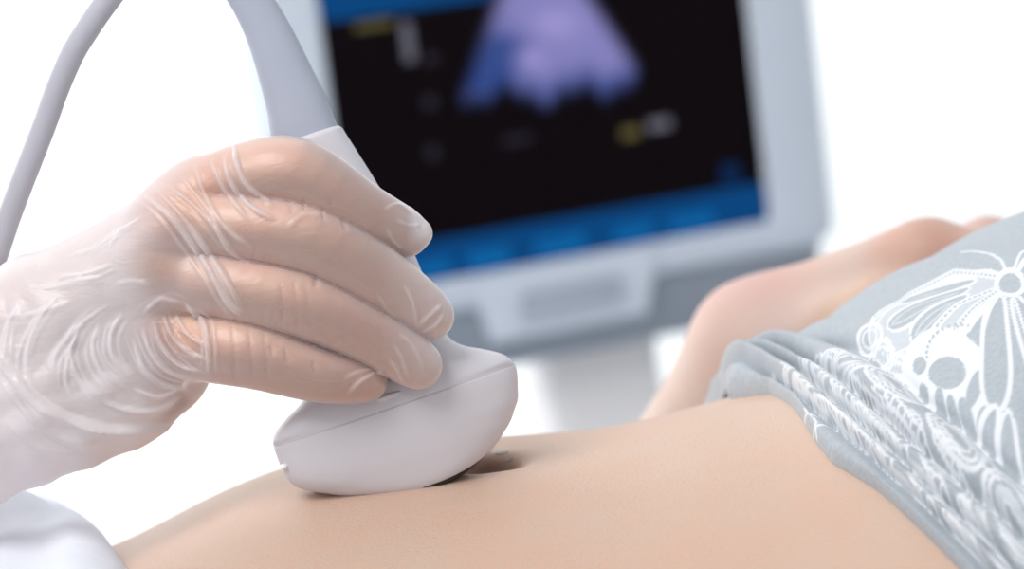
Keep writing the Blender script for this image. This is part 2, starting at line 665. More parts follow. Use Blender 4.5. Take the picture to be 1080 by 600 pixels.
# past the crest the hem runs back towards the far flank
HY = np.concatenate([[-0.2, HEM[0][0] - 0.03], HEM[0], [HEM[0][-1] + 0.02, 0.085, 0.12, 0.2]])
HX = np.concatenate([[HEM[1][0] + 0.11, HEM[1][0] + 0.028], HEM[1], [HEM[1][-1] - 0.010, 0.062, 0.054, 0.04]])
FOLDS = [curve_y(c) for c in (
    [(800, 408), (835, 418), (865, 440), (890, 461), (941, 506), (1000, 560), (1050, 612)],
    [(806, 398), (850, 402), (880, 430), (930, 470), (990, 530), (1070, 606)],
    [(835, 392), (872, 398), (915, 430), (960, 470), (1020, 522), (1085, 575)],
    [(880, 372), (905, 375), (925, 385), (978, 430), (1044, 482), (1090, 525)])]


def curve_at(c, y):
    ys, xs = c
    return np.interp(y, ys, xs) + np.where(y < ys[0], (ys[0] - y) * 0.75, 0) - np.where(y > ys[-1], (y - ys[-1]) * 0.35, 0)


def hem_x(y):
    return np.interp(y, HY, HX)


def trousers():
    tv = np.concatenate([np.linspace(-0.12, 0.75, 22, endpoint=False), np.linspace(0.75, 1.95, 420, endpoint=False), np.linspace(1.95, 3.26, 60)])
    sv = np.concatenate([np.linspace(-0.004, 0.0, 5, endpoint=False), np.linspace(0, 0.006, 18, endpoint=False), np.linspace(0.006, 0.15, 270, endpoint=False), np.linspace(0.15, 0.36, 170, endpoint=False),
                         np.linspace(0.36, 0.78, 40)])
    Sg, Tg = np.meshgrid(sv, tv, indexing='ij')
    # hem position at each angle (y does not depend on x strongly: two fixed-point rounds)
    x = np.full(Tg.shape, 0.09)
    for _ in range(4):
        y = surf_pt(x, Tg)[..., 1]
        xh = hem_x(y)
        x = xh + np.maximum(Sg, 0)
    B = surf_pt(x, Tg)
    e = 1e-4
    dx = surf_pt(x + e, Tg) - B
    dt = surf_pt(x, Tg + e) - B
    N = np.cross(dx, dt)
    N /= np.maximum(np.linalg.norm(N, axis=-1), 1e-12)[..., None]
    y = B[..., 1]
    s = Sg
    far = np.clip((y - 0.005) / 0.06, 0, 1)
    far = far * far * (3 - 2 * far)
    # distances to each crease along the length
    cr = [x - curve_at(c, y) for c in FOLDS]
    off = 0.0036 + 0 * x
    thick = 0.0036 + 0.004 * far
    # rounded hem
    u = np.clip(s / 0.005, 0, 1)
    hem = np.where(s < 0, -0.0012 + 0.0 * s, -0.0008 + thick * np.sqrt(np.maximum(1 - (1 - u) ** 2, 0)))
    off = hem
    fade = 1 - np.clip((x - curve_at(FOLDS[3], y)) / 0.02, 0, 1)
    # pillowy rolls between creases
    amp = [0.0020, 0.0056, 0.0060, 0.0052]
    edges = [x - hem_x(y)] + cr
    for i in range(4):
        a, b = edges[i], edges[i + 1]
        w = np.maximum(a - b, 1e-4)
        t = np.clip(a / w, 0, 1)
        off = off + amp[i] * (1 + 0.15 * far) * np.where((a > 0) & (b < 0), np.sin(np.pi * t) ** 0.7, 0)
    for i, (c, dep, wid) in enumerate(zip(cr, (0.0046, 0.0038, 0.0038, 0.0062), (0.0012, 0.0011, 0.0011, 0.0015))):
        dep = dep * (0.55 + 0.45 * np.clip(1 - far, 0, 1))
        off = off - dep * np.where(s > 0.002, np.exp(-np.abs(c) / wid), 0)
    # cloth sag beyond the folds
    off = off + 0.0008 * np.sin(x * 190 + y * 90) * np.clip(s / 0.02, 0, 1)
    bunch = 0.003 * far * np.exp(-((s - 0.016) / 0.017) ** 2) * (1 + 0.35 * np.sin(s * 520 + y * 60))
    off = off + bunch * (s > 0)
    off = np.maximum(off, np.where(s < 0, -0.002, 0.0004))
    # legs: a cleft between the thighs beyond the hips
    cleft = np.clip((x - 0.26) / 0.15, 0, 1)
    off = off - 0.05 * cleft * np.exp(-((y - YM) / 0.022) ** 2)
    X = B + N * off[..., None]
    X[..., 2] = np.maximum(X[..., 2], ZBED + 0.001)
    ns, ntt = Sg.shape
    idx = np.arange(ns * ntt).reshape(ns, ntt)
    q = np.stack([idx[:-1, :-1], idx[:-1, 1:], idx[1:, 1:], idx[1:, :-1]], -1).reshape(-1, 4)
    V = X.reshape(-1, 3)
    pr = lace_print(x, y, B, s, cr)
    o = obj('trousers', V, q, M_LACE, patient, label='grey trousers with white lace print and rolled waistband')
    at = o.data.attributes.new('print', 'FLOAT', 'POINT')
    at.data.foreach_set('value', np.clip(pr, 0, 1).reshape(-1).astype(np.float32))
    return o


def line(d, w, soft=1.0):
    return np.clip((w - d) / soft + 0.5, 0, 1)


def ell(X, Y, cx, cy, a, b, deg):
    """approximate signed distance to an ellipse"""
    c, s_ = math.cos(math.radians(deg)), math.sin(math.radians(deg))
    u = (X - cx) * c + (Y - cy) * s_
    v = -(X - cx) * s_ + (Y - cy) * c
    r = np.sqrt((u / a) ** 2 + (v / b) ** 2) + 1e-9
    g = np.sqrt((u / a ** 2) ** 2 + (v / b ** 2) ** 2) + 1e-9
    return (r - 1) * r / g, np.arctan2(v / b, u / a)


def petal(X, Y, x0, y0, x1, y1, wid):
    """signed distance to a teardrop from a pointed base (x0, y0) to a round end (x1, y1)"""
    L = math.hypot(x1 - x0, y1 - y0)
    c, s_ = (x1 - x0) / L, (y1 - y0) / L
    u = ((X - x0) * c + (Y - y0) * s_)
    v = np.abs(-(X - x0) * s_ + (Y - y0) * c)
    t = np.clip(u / L, 0, 1)
    prof = wid * np.sqrt(np.maximum(t * 1.0, 0)) * np.sqrt(np.maximum(1 - t ** 4, 0)) * 1.15
    d = (v - prof) * 0.85
    d = np.where(u < 0, np.hypot(u, v), d)
    d = np.where(u > L, np.hypot(u - L, v), d)
    return d, t


def dots(d, t, along, width, n, r):
    """beads along a line: d = distance from the line in px, t = arc fraction, along = line length"""
    ph = (t * n) % 1 - 0.5
    return line(np.hypot(ph * along / n, d), r)


def lace_print(x, y, B, s, cr):
    # surface metres -> print units (about one unit = 0.26 mm on the cloth seen in the photo)
    c0 = hit(1068, 307)
    cA, cB = hit(1058, 307), hit(1068, 317)
    # local affine chart of the cloth around the flower
    J = np.array([[cA[0] - c0[0], cB[0] - c0[0]], [cA[1] - c0[1], cB[1] - c0[1]]])
    Ji = np.linalg.inv(np.column_stack([J[:, 0] / -10.0, J[:, 1] / 10.0]))
    dX, dY = x - c0[0], y - c0[1]
    X = Ji[0, 0] * dX + Ji[0, 1] * dY
    Y = Ji[1, 0] * dX + Ji[1, 1] * dY
    Y = np.where(Y > 0, Y * 1.17, Y)
    pr = np.zeros(X.shape)

    def add(v):
        np.maximum(pr, v, out=pr)

    def cut(v):
        np.minimum(pr, 1 - v, out=pr)
    # hand drawn lace butterfly around (0, 0); more of them further along the cloth
    def motif(X, Y):
        # left wing
        for (x1, y1, wd, w) in ((-148, 62, 52, 2.6), (-140, 58, 45, 1.5)):
            d, t = petal(X, Y, -6, -6, x1, y1, wd)
            add(line(np.abs(d), w))
        d, t = petal(X, Y, -6, -6, -148, 62, 52)
        inside = line(d, 0)
        add(inside * 0.42)
        for (x0, y0, x1, y1, wd) in ((-44, 2, -128, 40, 13), (-44, 14, -102, 56, 11), (-38, -8, -120, 4, 7)):
            d, t = petal(X, Y, x0, y0, x1, y1, wd)
            add(line(d, 3.4))
            cut(line(d, 0))
            add(line(np.abs(d + 5), 0.8) * 0.5)
        for pts in ([(-8, 2), (-50, 26), (-90, 62), (-122, 70), (-132, 52)], [(-10, -8), (-60, -22), (-110, -8), (-146, 22)], [(-12, 8), (-48, 46), (-84, 74), (-112, 82)]):
            d, t = sd_poly(X, Y, pts)
            add(line(d, 3.8) * 0.92)
            ph = (t * 34) % 1 - 0.5
            cut(line(np.hypot(ph * 5.2, d), 1.5))
        # scalloped rim
        for (a, b, r) in ((-152, 44, 15), (-140, 66, 15), (-122, 82, 14), (-104, 96, 13)):
            d = np.hypot(X - a, Y - b) - r
            add(line(np.abs(d), 2.2))
            add(line(np.abs(d + 6), 1.2))
        # lower wing of pebbles
        d, t = ell(X, Y, -62, 92, 52, 38, 25)
        add(line(d, 2))
        for (a, b, ra, rb, dg) in ((-64, 86, 19, 13, -8), (-93, 81, 7.5, 8, 0), (-90, 101, 6.5, 6, 0), (-73, 112, 6, 14, 12), (-59, 115, 6, 13, -5), (-45, 113, 7, 11, -20),
                                   (-36, 94, 6, 15, 24), (-30, 118, 6, 15, 20)):
            d, t = ell(X, Y, a, b, ra, rb, dg)
            cut(line(d, 0))
        for k in range(16):
            an = math.radians(170 + k * 12)
            d = np.hypot(X + 52 - 34 * math.cos(an), Y - 70 - 22 * math.sin(an))
            cut(line(d, 1.7))
        # body and hind petals
        for (x0, y0, x1, y1, wd) in ((-10, 16, -18, 104, 14), (6, 16, 40, 96, 12), (-4, 104, -12, 172, 12), (-16, 104, -48, 160, 9)):
            d, t = petal(X, Y, x0, y0, x1, y1, wd)
            add(line(d, 4))
            cut(line(d, 0))
        for pts in ([(-12, 12), (-34, 44), (-40, 52)], [(-10, 14), (-26, 54)], [(4, 14), (20, 60), (22, 90)]):
            d, t = sd_poly(X, Y, pts)
            add(line(d, 1.6))
        # right wing
        for (x1, y1, wd, w) in ((140, -36, 46, 2.6), (130, -34, 38, 1.5)):
            d, t = petal(X, Y, 8, -4, x1, y1, wd)
            add(line(np.abs(d), w))
        d, t = petal(X, Y, 30, -8, 112, -30, 13)
        add(line(d, 4))
        cut(line(d, 0))
        # feelers
        d, t = sd_poly(X, Y, [(-3, -12), (-8, -26), (-20, -38), (-40, -48), (-52, -49)])
        add(line(d, 1.6))
        d, t = sd_poly(X, Y, [(4, -12), (14, -34), (36, -48)])
        add(line(d, 1.6))
        # head
        d = np.hypot(X, Y) - 11.5
        add(line(np.abs(d - 2.5), 3.0))
        cut(line(d, 0))

    panel = (cr[3] > 0)
    motif(X, Y)
    first = pr.copy()
    pr[:] = 0
    motif(X * 0.9 - 60, (Y - 225) * 0.9)
    motif((X - 330), Y + 150)
    for a_, b_ in ((560, 60), (520, 330), (330, 300), (600, -190), (800, -40), (780, 250)):
        motif((X - a_) * (1 if b_ < 100 else -1), Y - b_)
    motif(-(X - 290) * 0.9, Y - 40)
    pr_panel = np.where((Y > 150) | (X > 150), np.maximum(pr, first * (X < 170)), first)
    # paisley lace of the gathered band, in a chart of the cloth around the middle of the band
    pr[:] = 0
    c1 = hit(940, 470)
    k1, k2 = hit(930, 470), hit(940, 480)
    J2 = np.array([[c1[0] - k1[0], k2[0] - c1[0]], [c1[1] - k1[1], k2[1] - c1[1]]]) / 10.0
    J2 = np.linalg.inv(J2)
    U = 940 + J2[0, 0] * (x - c1[0]) + J2[0, 1] * (y - c1[1])
    V_ = 470 + J2[1, 0] * (x - c1[0]) + J2[1, 1] * (y - c1[1])
    fold = (cr[1] > 0) * 1.0 + (cr[2] > 0) * 1.0
    U = U - 14 * fold + 5 * np.sin(V_ * 0.05)          # the cloth steps under each roll
    V_ = V_ + 10 * fold

    def paisley(cx, cy, a, b, dg, full=0.55):
        d, t = ell(U, V_, cx, cy, a, b, dg)
        add(line(np.abs(d), 2.2))
        add(line(d, 0) * full)
        add(line(np.abs(d + 6), 1.3))
        n = int(0.7 * (a + b))
        ph = (t / (2 * math.pi) * n) % 1 - 0.5
        cut(line(np.hypot(ph * 2 * math.pi * (a + b) * 0.45 / n, d + 3.2), 1.3))
        if b > 12:
            ph = (t / (2 * math.pi) * n * 0.6) % 1 - 0.5
            cut(line(np.hypot(ph * 2 * math.pi * (a + b) * 0.33 / n, d + 10), 2.3))
        d2, t2 = petal(U, V_, cx - 0.55 * a * math.cos(math.radians(dg)), cy - 0.55 * a * math.sin(math.radians(dg)),
                       cx + 0.5 * a * math.cos(math.radians(dg)), cy + 0.5 * a * math.sin(math.radians(dg)), b * 0.36)
        add(line(d2, 2.2))
        cut(line(d2, -0.3))
    for cx, cy, a, b, dg in ((880, 396, 40, 17, 18), (932, 436, 34, 17, 48), (1046, 552, 50, 27, 58), (985, 492, 30, 15, 42), (830, 372, 36, 15, 4), (866, 436, 30, 13, 40), (912, 478, 34, 14, 46), (968, 536, 36, 15, 48),
                             (1024, 598, 34, 15, 50), (1010, 455, 26, 14, 40), (1085, 500, 40, 22, 60), (780, 392, 34, 14, -20), (1090, 610, 46, 24, 55), (742, 420, 30, 14, -35)):
        paisley(cx, cy, a, b, dg)
    for k in range(9):                                   # ladders of short bars between the paisleys
        pts = [(800 + 42 * k, 352 + 36 * k), (822 + 42 * k, 392 + 34 * k), (820 + 42 * k, 430 + 32 * k)]
        d, t = sd_poly(U, V_, pts)
        add(line(np.abs(d - 5), 1.6))
        ph = (t * 10) % 1 - 0.5
        add(line(np.abs(ph * 8), 1.2) * line(d, 5))
    for off_ in (-46, -12, 24, 66):
        d, t = sd_poly(U, V_, [(780, 372 + off_), (850, 408 + off_), (905, 452 + off_), (960, 506 + off_), (1030, 566 + off_), (1100, 640 + off_)])
        d = np.abs(d + 0 - 4 * np.sin(t * 60))
        add(line(d, 1.4))
    band = pr.copy()
    # sparse leaf lines on the lowest rolled hem
    pr[:] = 0
    for pts in ([(818, 420), (838, 436), (868, 440)], [(838, 436), (846, 462)], [(846, 462), (866, 458), (880, 452)], [(852, 430), (862, 452), (858, 468)], [(945, 535), (968, 548), (985, 552), (1000, 566)],
                [(930, 520), (960, 556), (985, 580)], [(985, 575), (1010, 590), (1020, 620)], [(800, 412), (780, 404), (758, 408)]):
        d, t = sd_poly(U, V_, pts)
        add(line(d, 1.5))
    hemp = pr * 0.95
    out = np.where(cr[3] > 0, pr_panel, np.where(cr[0] > 0.0, band, hemp))
    return out


trs = trousers()


# ------------------------------------------------------------------ patient's white top, pushed up over the ribs
def white_top():
    tv = np.linspace(-0.12, 3.26, 200)
    sv = np.concatenate([np.linspace(-0.006, 0, 5, endpoint=False), np.linspace(0, 0.02, 24, endpoint=False), np.linspace(0.02, 0.42, 90)])
    Sg, Tg = np.meshgrid(sv, tv, indexing='ij')
    a, b = hit(128, 590), hit(110, 566)
    c = hit(140, 612)
    y = surf_pt(np.full(Tg.shape, -0.14), Tg)[..., 1]
    ys = np.array([-0.2, c[1], a[1], b[1], b[1] + 0.03, 0.1, 0.2])
    xs = np.array([c[0] + 0.02, c[0], a[0], b[0], b[0] - 0.010, b[0] - 0.012, b[0] - 0.01])
    xh = np.interp(y, ys, xs)
    x = xh - np.maximum(Sg, 0)
    B = surf_pt(x, Tg)
    e = 1e-4
    N = np.cross(surf_pt(x + e, Tg) - B, surf_pt(x, Tg + e) - B)
    N /= np.maximum(np.linalg.norm(N, axis=-1), 1e-12)[..., None]
    u = np.clip(Sg / 0.012, 0, 1)
    off = np.where(Sg < 0, -0.001, 0.0155 * np.sqrt(np.maximum(1 - (1 - u) ** 2, 0)))
    off = off + np.where(Sg > 0, 0.0010 * np.sin(Sg * 240 + y * 50 + 0.6) * np.clip(Sg / 0.02, 0, 1) + 0.0006 * np.sin(y * 130 + Sg * 60) * u, 0)
    off = off + 0.009 * np.exp(-((Sg - 0.03) / 0.012) ** 2 - ((y - 0.05) / 0.02) ** 2)
    off = off + 0.020 * np.exp(-((Sg - 0.022) / 0.016) ** 2 - ((y - 0.125) / 0.03) ** 2)
    X = B + N * off[..., None]
    X[..., 2] = np.maximum(X[..., 2], ZBED + 0.001)
    ns, nt = Sg.shape
    idx = np.arange(ns * nt).reshape(ns, nt)
    q = np.stack([idx[:-1, :-1], idx[1:, :-1], idx[1:, 1:], idx[:-1, 1:]], -1).reshape(-1, 4)
    return obj('white_top', X.reshape(-1, 3), q, M_TOP, patient, label='white cotton top bunched above the belly')


white_top()

# ------------------------------------------------------------------ the probe
ANG = math.radians(19.0)
PC = (417.0, 427.0)
W_AX = RI * math.cos(ANG) + UI * math.sin(ANG)
A_AX = -RI * math.sin(ANG) + UI * math.cos(ANG)
T_AX = -FW
PORG = P(*PC)
probe = thing('ultrasound_probe', 'white curved ultrasound probe with grey cable, pressed on the bare belly under the gloved hand', 'ultrasound probe', PORG)


def pl(wv, av, tv):
    """probe frame in px at the probe's distance -> world"""
    return PORG + MM * (np.multiply.outer(wv, W_AX) + np.multiply.outer(av, A_AX) + np.multiply.outer(tv, T_AX))


def sring(cx, hw, ht, a, n=3.0, m=72):
    th = np.linspace(0, 2 * math.pi, m, endpoint=False)
    c, s = np.cos(th), np.sin(th)
    wv = cx + hw * np.sign(c) * np.abs(c) ** (2 / n)
    tv = ht * np.sign(s) * np.abs(s) ** (2 / n)
    return pl(wv, np.full(m, float(a)), tv)


def smooth_rows(rows, n):
    """rows: (a, centre, half width, half thickness, exponent)"""
    return catmull(rows, n)


low = [(-0.7, -1, 133.6, 51.4, 3.6), (-2.0, -1, 134.2, 52, 3.6), (-12, -1.5, 133.6, 50.5, 3.6), (-24, -3, 131.5, 48, 3.6), (-36, -4, 128.5, 45.5, 3.5), (-46, -5, 122, 43, 3.4), (-55, -3, 113, 40.5, 3.3),
       (-64, 0, 99.5, 37.5, 3.2), (-74, 3, 83, 34, 3.1), (-83, 6, 62, 30.5, 3.0), (-89, 8, 42, 27, 3.0), (-92.5, 8, 24, 23, 3.0), (-94, 8, 10, 17, 3.0)]
obj('scan_head', *loft([sring(c, hw, ht, a, e) for a, c, hw, ht, e in catmull(low, 4)]), M_PLASTIC, probe)
up = [(0.7, -1, 133.5, 51.3, 3.6), (2.2, -1, 133.8, 51.6, 3.6), (7, -1.5, 131.5, 51, 4.4), (13, -2, 127, 50, 4.6), (19, -2, 119, 49, 4.6), (26, -1.5, 107, 47.5, 4.2), (34, -1, 92, 45, 3.6), (44, 0, 80, 44.5, 3.0),
      (58, 0.5, 74, 44, 2.6), (90, 1, 72.5, 44, 2.6), (140, 1.5, 69.5, 43.5, 2.7), (190, 1.8, 63, 42, 2.8), (231, 2, 55, 40.5, 3.0), (265, 2, 47, 38.5, 3.2), (288, 2, 41.5, 37, 3.4),
      (294, 2, 40.2, 36, 3.4), (297, 2, 38, 34, 3.4)]
obj('handle_shell', *loft([sring(c, hw, ht, a, e) for a, c, hw, ht, e in catmull(up, 5)]), M_PLASTIC, probe)
obj('seam_band', *loft([sring(-1, 133.45, 51.25, a, 3.6) for a in (-1.2, -0.4, 0.4, 1.2)]), M_SEAM, probe, label='thin grey joint line around the head')
lens = [(-40, -3, 119, 30, 3.0), (-52, -2, 111, 30, 3.0), (-62, 0, 99, 30, 2.8), (-72, 3, 84, 29, 2.8), (-82, 6, 65, 28, 2.8), (-90, 8, 44, 26, 2.8), (-95, 8, 26, 22, 2.6), (-97.5, 8, 10, 14, 2.6)]
obj('acoustic_lens', *loft([sring(c, hw, ht, a, e) for a, c, hw, ht, e in catmull(lens, 4)]), M_LENS, probe, label='dark rubber lens touching the skin')


def blob(c, ax, ay, az, ra, rb, rc, nu=20, nv=12):
    V, Fc = [], []
    rings = []
    for i in range(nv + 1):
        ph = -math.pi / 2 + math.pi * i / nv
        ph = np.clip(ph, -1.54, 1.54)
        th = np.linspace(0, 2 * math.pi, nu, endpoint=False)
        rings.append(c + np.multiply.outer(np.cos(th) * math.cos(ph) * ra, ax) + np.multiply.outer(np.sin(th) * math.cos(ph) * rb, ay) + np.multiply.outer(np.full(nu, math.sin(ph) * rc), az))
    return loft(rings)


M_MARK = mat('marker_plastic', (0.9, 0.9, 0.92), 0.25, 0.5)
obj('orientation_marker', *blob(pl(-128.5, -22.5, 12), W_AX, A_AX, T_AX, 6 * MM, 5 * MM, 24 * MM), M_MARK, probe, label='small glossy white side marker')
obj('grip_ridge', *blob(pl(-1.0, 12.0, 49.5), W_AX, A_AX, T_AX, 14 * MM, 3.6 * MM, 4.5 * MM), M_PLASTIC, probe)


# cable and strain relief: one arc that leaves the frame at the top and comes back on the left
def relief_ring(c, tdir, half, depth, m=48, n=2.6):
    tdir = tdir / np.linalg.norm(tdir)
    side = np.cross(tdir, FW)
    side /= np.linalg.norm(side)
    th = np.linspace(0, 2 * math.pi, m, endpoint=False)
    c_, s_ = np.cos(th), np.sin(th)
    return c + np.multiply.outer(half * np.sign(c_) * np.abs(c_) ** (2 / n), side) + np.multiply.outer(-depth * np.sign(s_) * np.abs(s_) ** (2 / n), FW)


rel = [(326, 156, 36.5, 31), (320.5, 138, 35.5, 30.5), (313.5, 112, 32.5, 28), (303.0, 84, 29.0, 25.5), (291.5, 54, 26.0, 23.5), (279.5, 27, 23.6, 21.5), (262, -3, 21.5, 20), (240, -30, 19.5, 18.5), (212, -52, 17.5, 17), (186, -60, 16, 16)]
rc = catmull(rel, 6)
rp = np.array([P(a, b, D0 + 0.0) for a, b, _, _ in rc])
rt = np.gradient(rp, axis=0)
obj('strain_relief', *loft([relief_ring(p_, t_, h_ * MM, d_ * MM) for p_, t_, (_, _, h_, d_) in zip(rp, rt, rc)]), M_RELIEF, probe, label='grey tapered strain relief')
cab = [(196, -58, 0), (186, -60, 0), (165, -55, .002), (144, -38, .003), (114, 0, .004), (93, 30, .005), (76, 58, .006), (60, 95, .008), (46, 134, .01), (27, 183, .012), (11, 225, .015), (-10, 285, .02), (-45, 360, .03), (-110, 450, .05)]
cpth = [P(a, b, D0 + d) for a, b, d in cab] + [np.array([-0.22, 0.12, 0.95]), np.array([-0.32, 0.4, 0.62]), np.array([-0.25, 0.75, 0.3]), np.array([-0.05, 0.95, 0.28]), np.array([0.02, 1.10, 0.40])]
cpth = catmull(cpth, 8)
obj('cable', *tube(cpth, np.full(len(cpth), 13.0 * MM), 24, up=(0.05, 1, 0.03)), M_CABLE, probe)

# gel at the rim of the lens
gel = thing('gel_smear', 'small clear smear of gel beside the probe in the hollow of the belly', 'gel', NAVEL)
gv, gf = [], []
GP = [(519, 474, 4, 1.4), (529, 477, 5, 1.2), (537, 485, 3, 1.0)]
parts = []
for a, b, r, hgt in GP:
    h0 = hit(a, b, body_f)
    gn_ = grad(body_f, h0[None])[0]
    e1 = np.cross(gn_, [0, 1.0, 0])
    e1 /= np.linalg.norm(e1)
    parts.append(blob(h0, e1, np.cross(gn_, e1), gn_, r * MM * 1.6, r * MM * 1.2, hgt * MM * 0.4))
obj('gel', *merge(*parts), M_GEL, gel)


# ------------------------------------------------------------------ examiner: gloved right hand on the probe
def H(px, py, dz=0.0):
    return P(px, py, D0 + dz / 1000.0)


FG = {   # joints (px, py, mm behind the probe's middle plane, radius mm): knuckle, middle joint, end joint, tip
    'index': [(206, 212, -10, 9.2), (258, 190, -17, 9.2), (314, 186, -20.5, 9.2), (382, 226, -19.5, 7.5), (428, 247, -12.5, 5.8)],
    'middle': [(182, 242, -13, 9.5), (252, 240, -20, 9.4), (330, 253, -23, 9.2), (405, 299, -20.8, 7.8), (453, 333, -17.7, 6.2)],
    'ring': [(162, 288, -11, 9.6), (240, 301, -19.5, 9.0), (320, 320, -22.5, 8.6), (392, 352, -21, 7.4), (441, 385, -18.4, 6.1)],
    'pinky': [(172, 352, -7, 10.0), (220, 362, -14.5, 9.4), (266, 371, -19, 8.8), (334, 393, -20, 6.9), (387, 402, -17.6, 5.1)],
}
RAYS = [('index', (60, 330, 1, 14.5), 9.4), ('middle', (62, 348, -2, 14.5), 9.6), ('ring', (66, 378, -2, 14.5), 9.6), ('pinky', (70, 402, 1, 14.5), 10.0)]
THM = [(90, 330, 12, 13), (165, 285, 25, 11), (250, 262, 30, 9.2), (320, 252, 25, 8.4), (378, 246, 20.5, 6.6)]
FARM = [((52, 335, 1, 14.8), (-210, 425, 8, 23)), ((56, 416, 1, 14.6), (-210, 496, 8, 23)), ((-210, 452, 8, 27), (-700, 650, 30, 36))]


def chain(p, js, k, grow=0.0):
    d = None
    for a, b in zip(js[:-1], js[1:]):
        e = rcone(p, H(*a[:3]), H(*b[:3]), a[3] / 1000 + grow, b[3] / 1000 + grow)
        d = e if d is None else smin(d, e, k)
    return d


FINE = {k: catmull(v, 4) for k, v in FG.items()}


def hand_f(p, kf=0.0005, grow=0.0):
    ch = [chain(p, FINE[nm], 0.002, grow) for nm in ('index', 'middle', 'ring', 'pinky')]
    fing = None
    for i, e in enumerate(ch):
        # neighbours press flat against each other instead of merging
        for j in (i - 1, i + 1):
            if 0 <= j < 4:
                e = smax(e, (ch[i] - ch[j]) * 0.5 - 0.00025, 0.0022)
        fing = e if fing is None else smin(fing, e, kf)
    palm = None
    for nm, (a, b, c, r), r2 in RAYS:
        j = FG[nm][0]
        e = rcone(p, H(a, b, c), H(*j[:3]), r / 1000 + grow, r2 / 1000 + grow)
        palm = e if palm is None else smin(palm, e, 0.008)
    e = rcone(p, H(152, 378, 2), H(80, 418, 4), 0.0125 + grow, 0.014 + grow)
    palm = smin(palm, e, 0.008)
    palm = smin(palm, chain(p, THM, 0.006, grow), 0.008)
    for a, b in FARM:
        palm = smin(palm, rcone(p, H(*a[:3]), H(*b[:3]), a[3] / 1000 + grow, b[3] / 1000 + grow), 0.012)
    for nm in FG:      # knuckle heads on the back of the hand
        j = FG[nm][0]
        palm = smin(palm, np.linalg.norm(p - H(j[0] - 2, j[1], j[2] - 2.0), axis=1) - (j[3] - 1.2) / 1000 - grow, 0.008)
    return smin(palm, fing, 0.005)


examiner = thing('person', "examiner's right forearm and hand in a milky vinyl glove, gripping the white probe", 'person', H(-100, 440, 10))
allp = np.array([H(-700, 650, 60), H(-210, 300, -40), H(480, 130, 0), H(100, 560, 0)])
lo = np.array([H(-720, 700, 0)[0] - 0.0, 0, 0])
pts = np.array([H(*j[:3]) for c in FG.values() for j in c] + [H(*t[:3]) for t in THM] + [H(*q[:3]) for s_ in FARM for q in s_])
hv, hf = surface(hand_f, pts.min(0) - 0.045, pts.max(0) + 0.045, 0.0011)
hand = obj('body', hv, hf, M_HAND, examiner, label='forearm and hand inside the glove')

LOOSE = [((178, 388, 2, 11.5), (125, 402, 3, 16)), ((125, 402, 3, 16), (40, 418, 5, 20.5)), ((40, 418, 5, 20.5), (-60, 452, 8, 26))]


def glove_f(p):
    d = hand_f(p, 0.0010) - 0.00045
    lo_ = None
    for a, b in LOOSE:
        e = rcone(p, H(*a[:3]), H(*b[:3]), a[3] / 1000, b[3] / 1000)
        lo_ = e if lo_ is None else smin(lo_, e, 0.01)
    tipf = rcone(p, H(430, 243, -13), H(444, 246, -13), 0.0054, 0.0030)
    d = smin(d, tipf, 0.002)
    return smin(d, lo_, 0.008)


gp = np.array([H(*j[:3]) for c in FG.values() for j in c] + [H(*t[:3]) for t in THM] + [H(-70, 300, -30), H(-70, 560, 30), H(40, 418, 5)])
gv, gf = surface(glove_f, gp.min(0) - 0.03, gp.max(0) + 0.03, 0.0009)


def split_quads(V, Q):
    E = np.sort(np.stack([Q, np.roll(Q, -1, 1)], -1).reshape(-1, 2), 1)
    U, inv = np.unique(E, axis=0, return_inverse=True)
    inv = inv.reshape(-1, 4)
    n, m = len(V), len(U)
    V2 = np.concatenate([V, V[U].mean(1), V[Q].mean(1)])
    fc = n + m + np.arange(len(Q))
    q = [np.stack([Q[:, i], n + inv[:, i], fc, n + inv[:, i - 1]], 1) for i in range(4)]
    return V2, np.concatenate(q)


_x = to_px(gv)[0]
gf = gf[(_x > -70)[gf].all(1)]
gv, gf = split_quads(gv, gf)
gn = grad(glove_f, gv)
px, py, dd = to_px(gv)
keep = px > -48 - 14 * np.sin(py * 0.02)
gf = gf[keep[gf].all(1)]
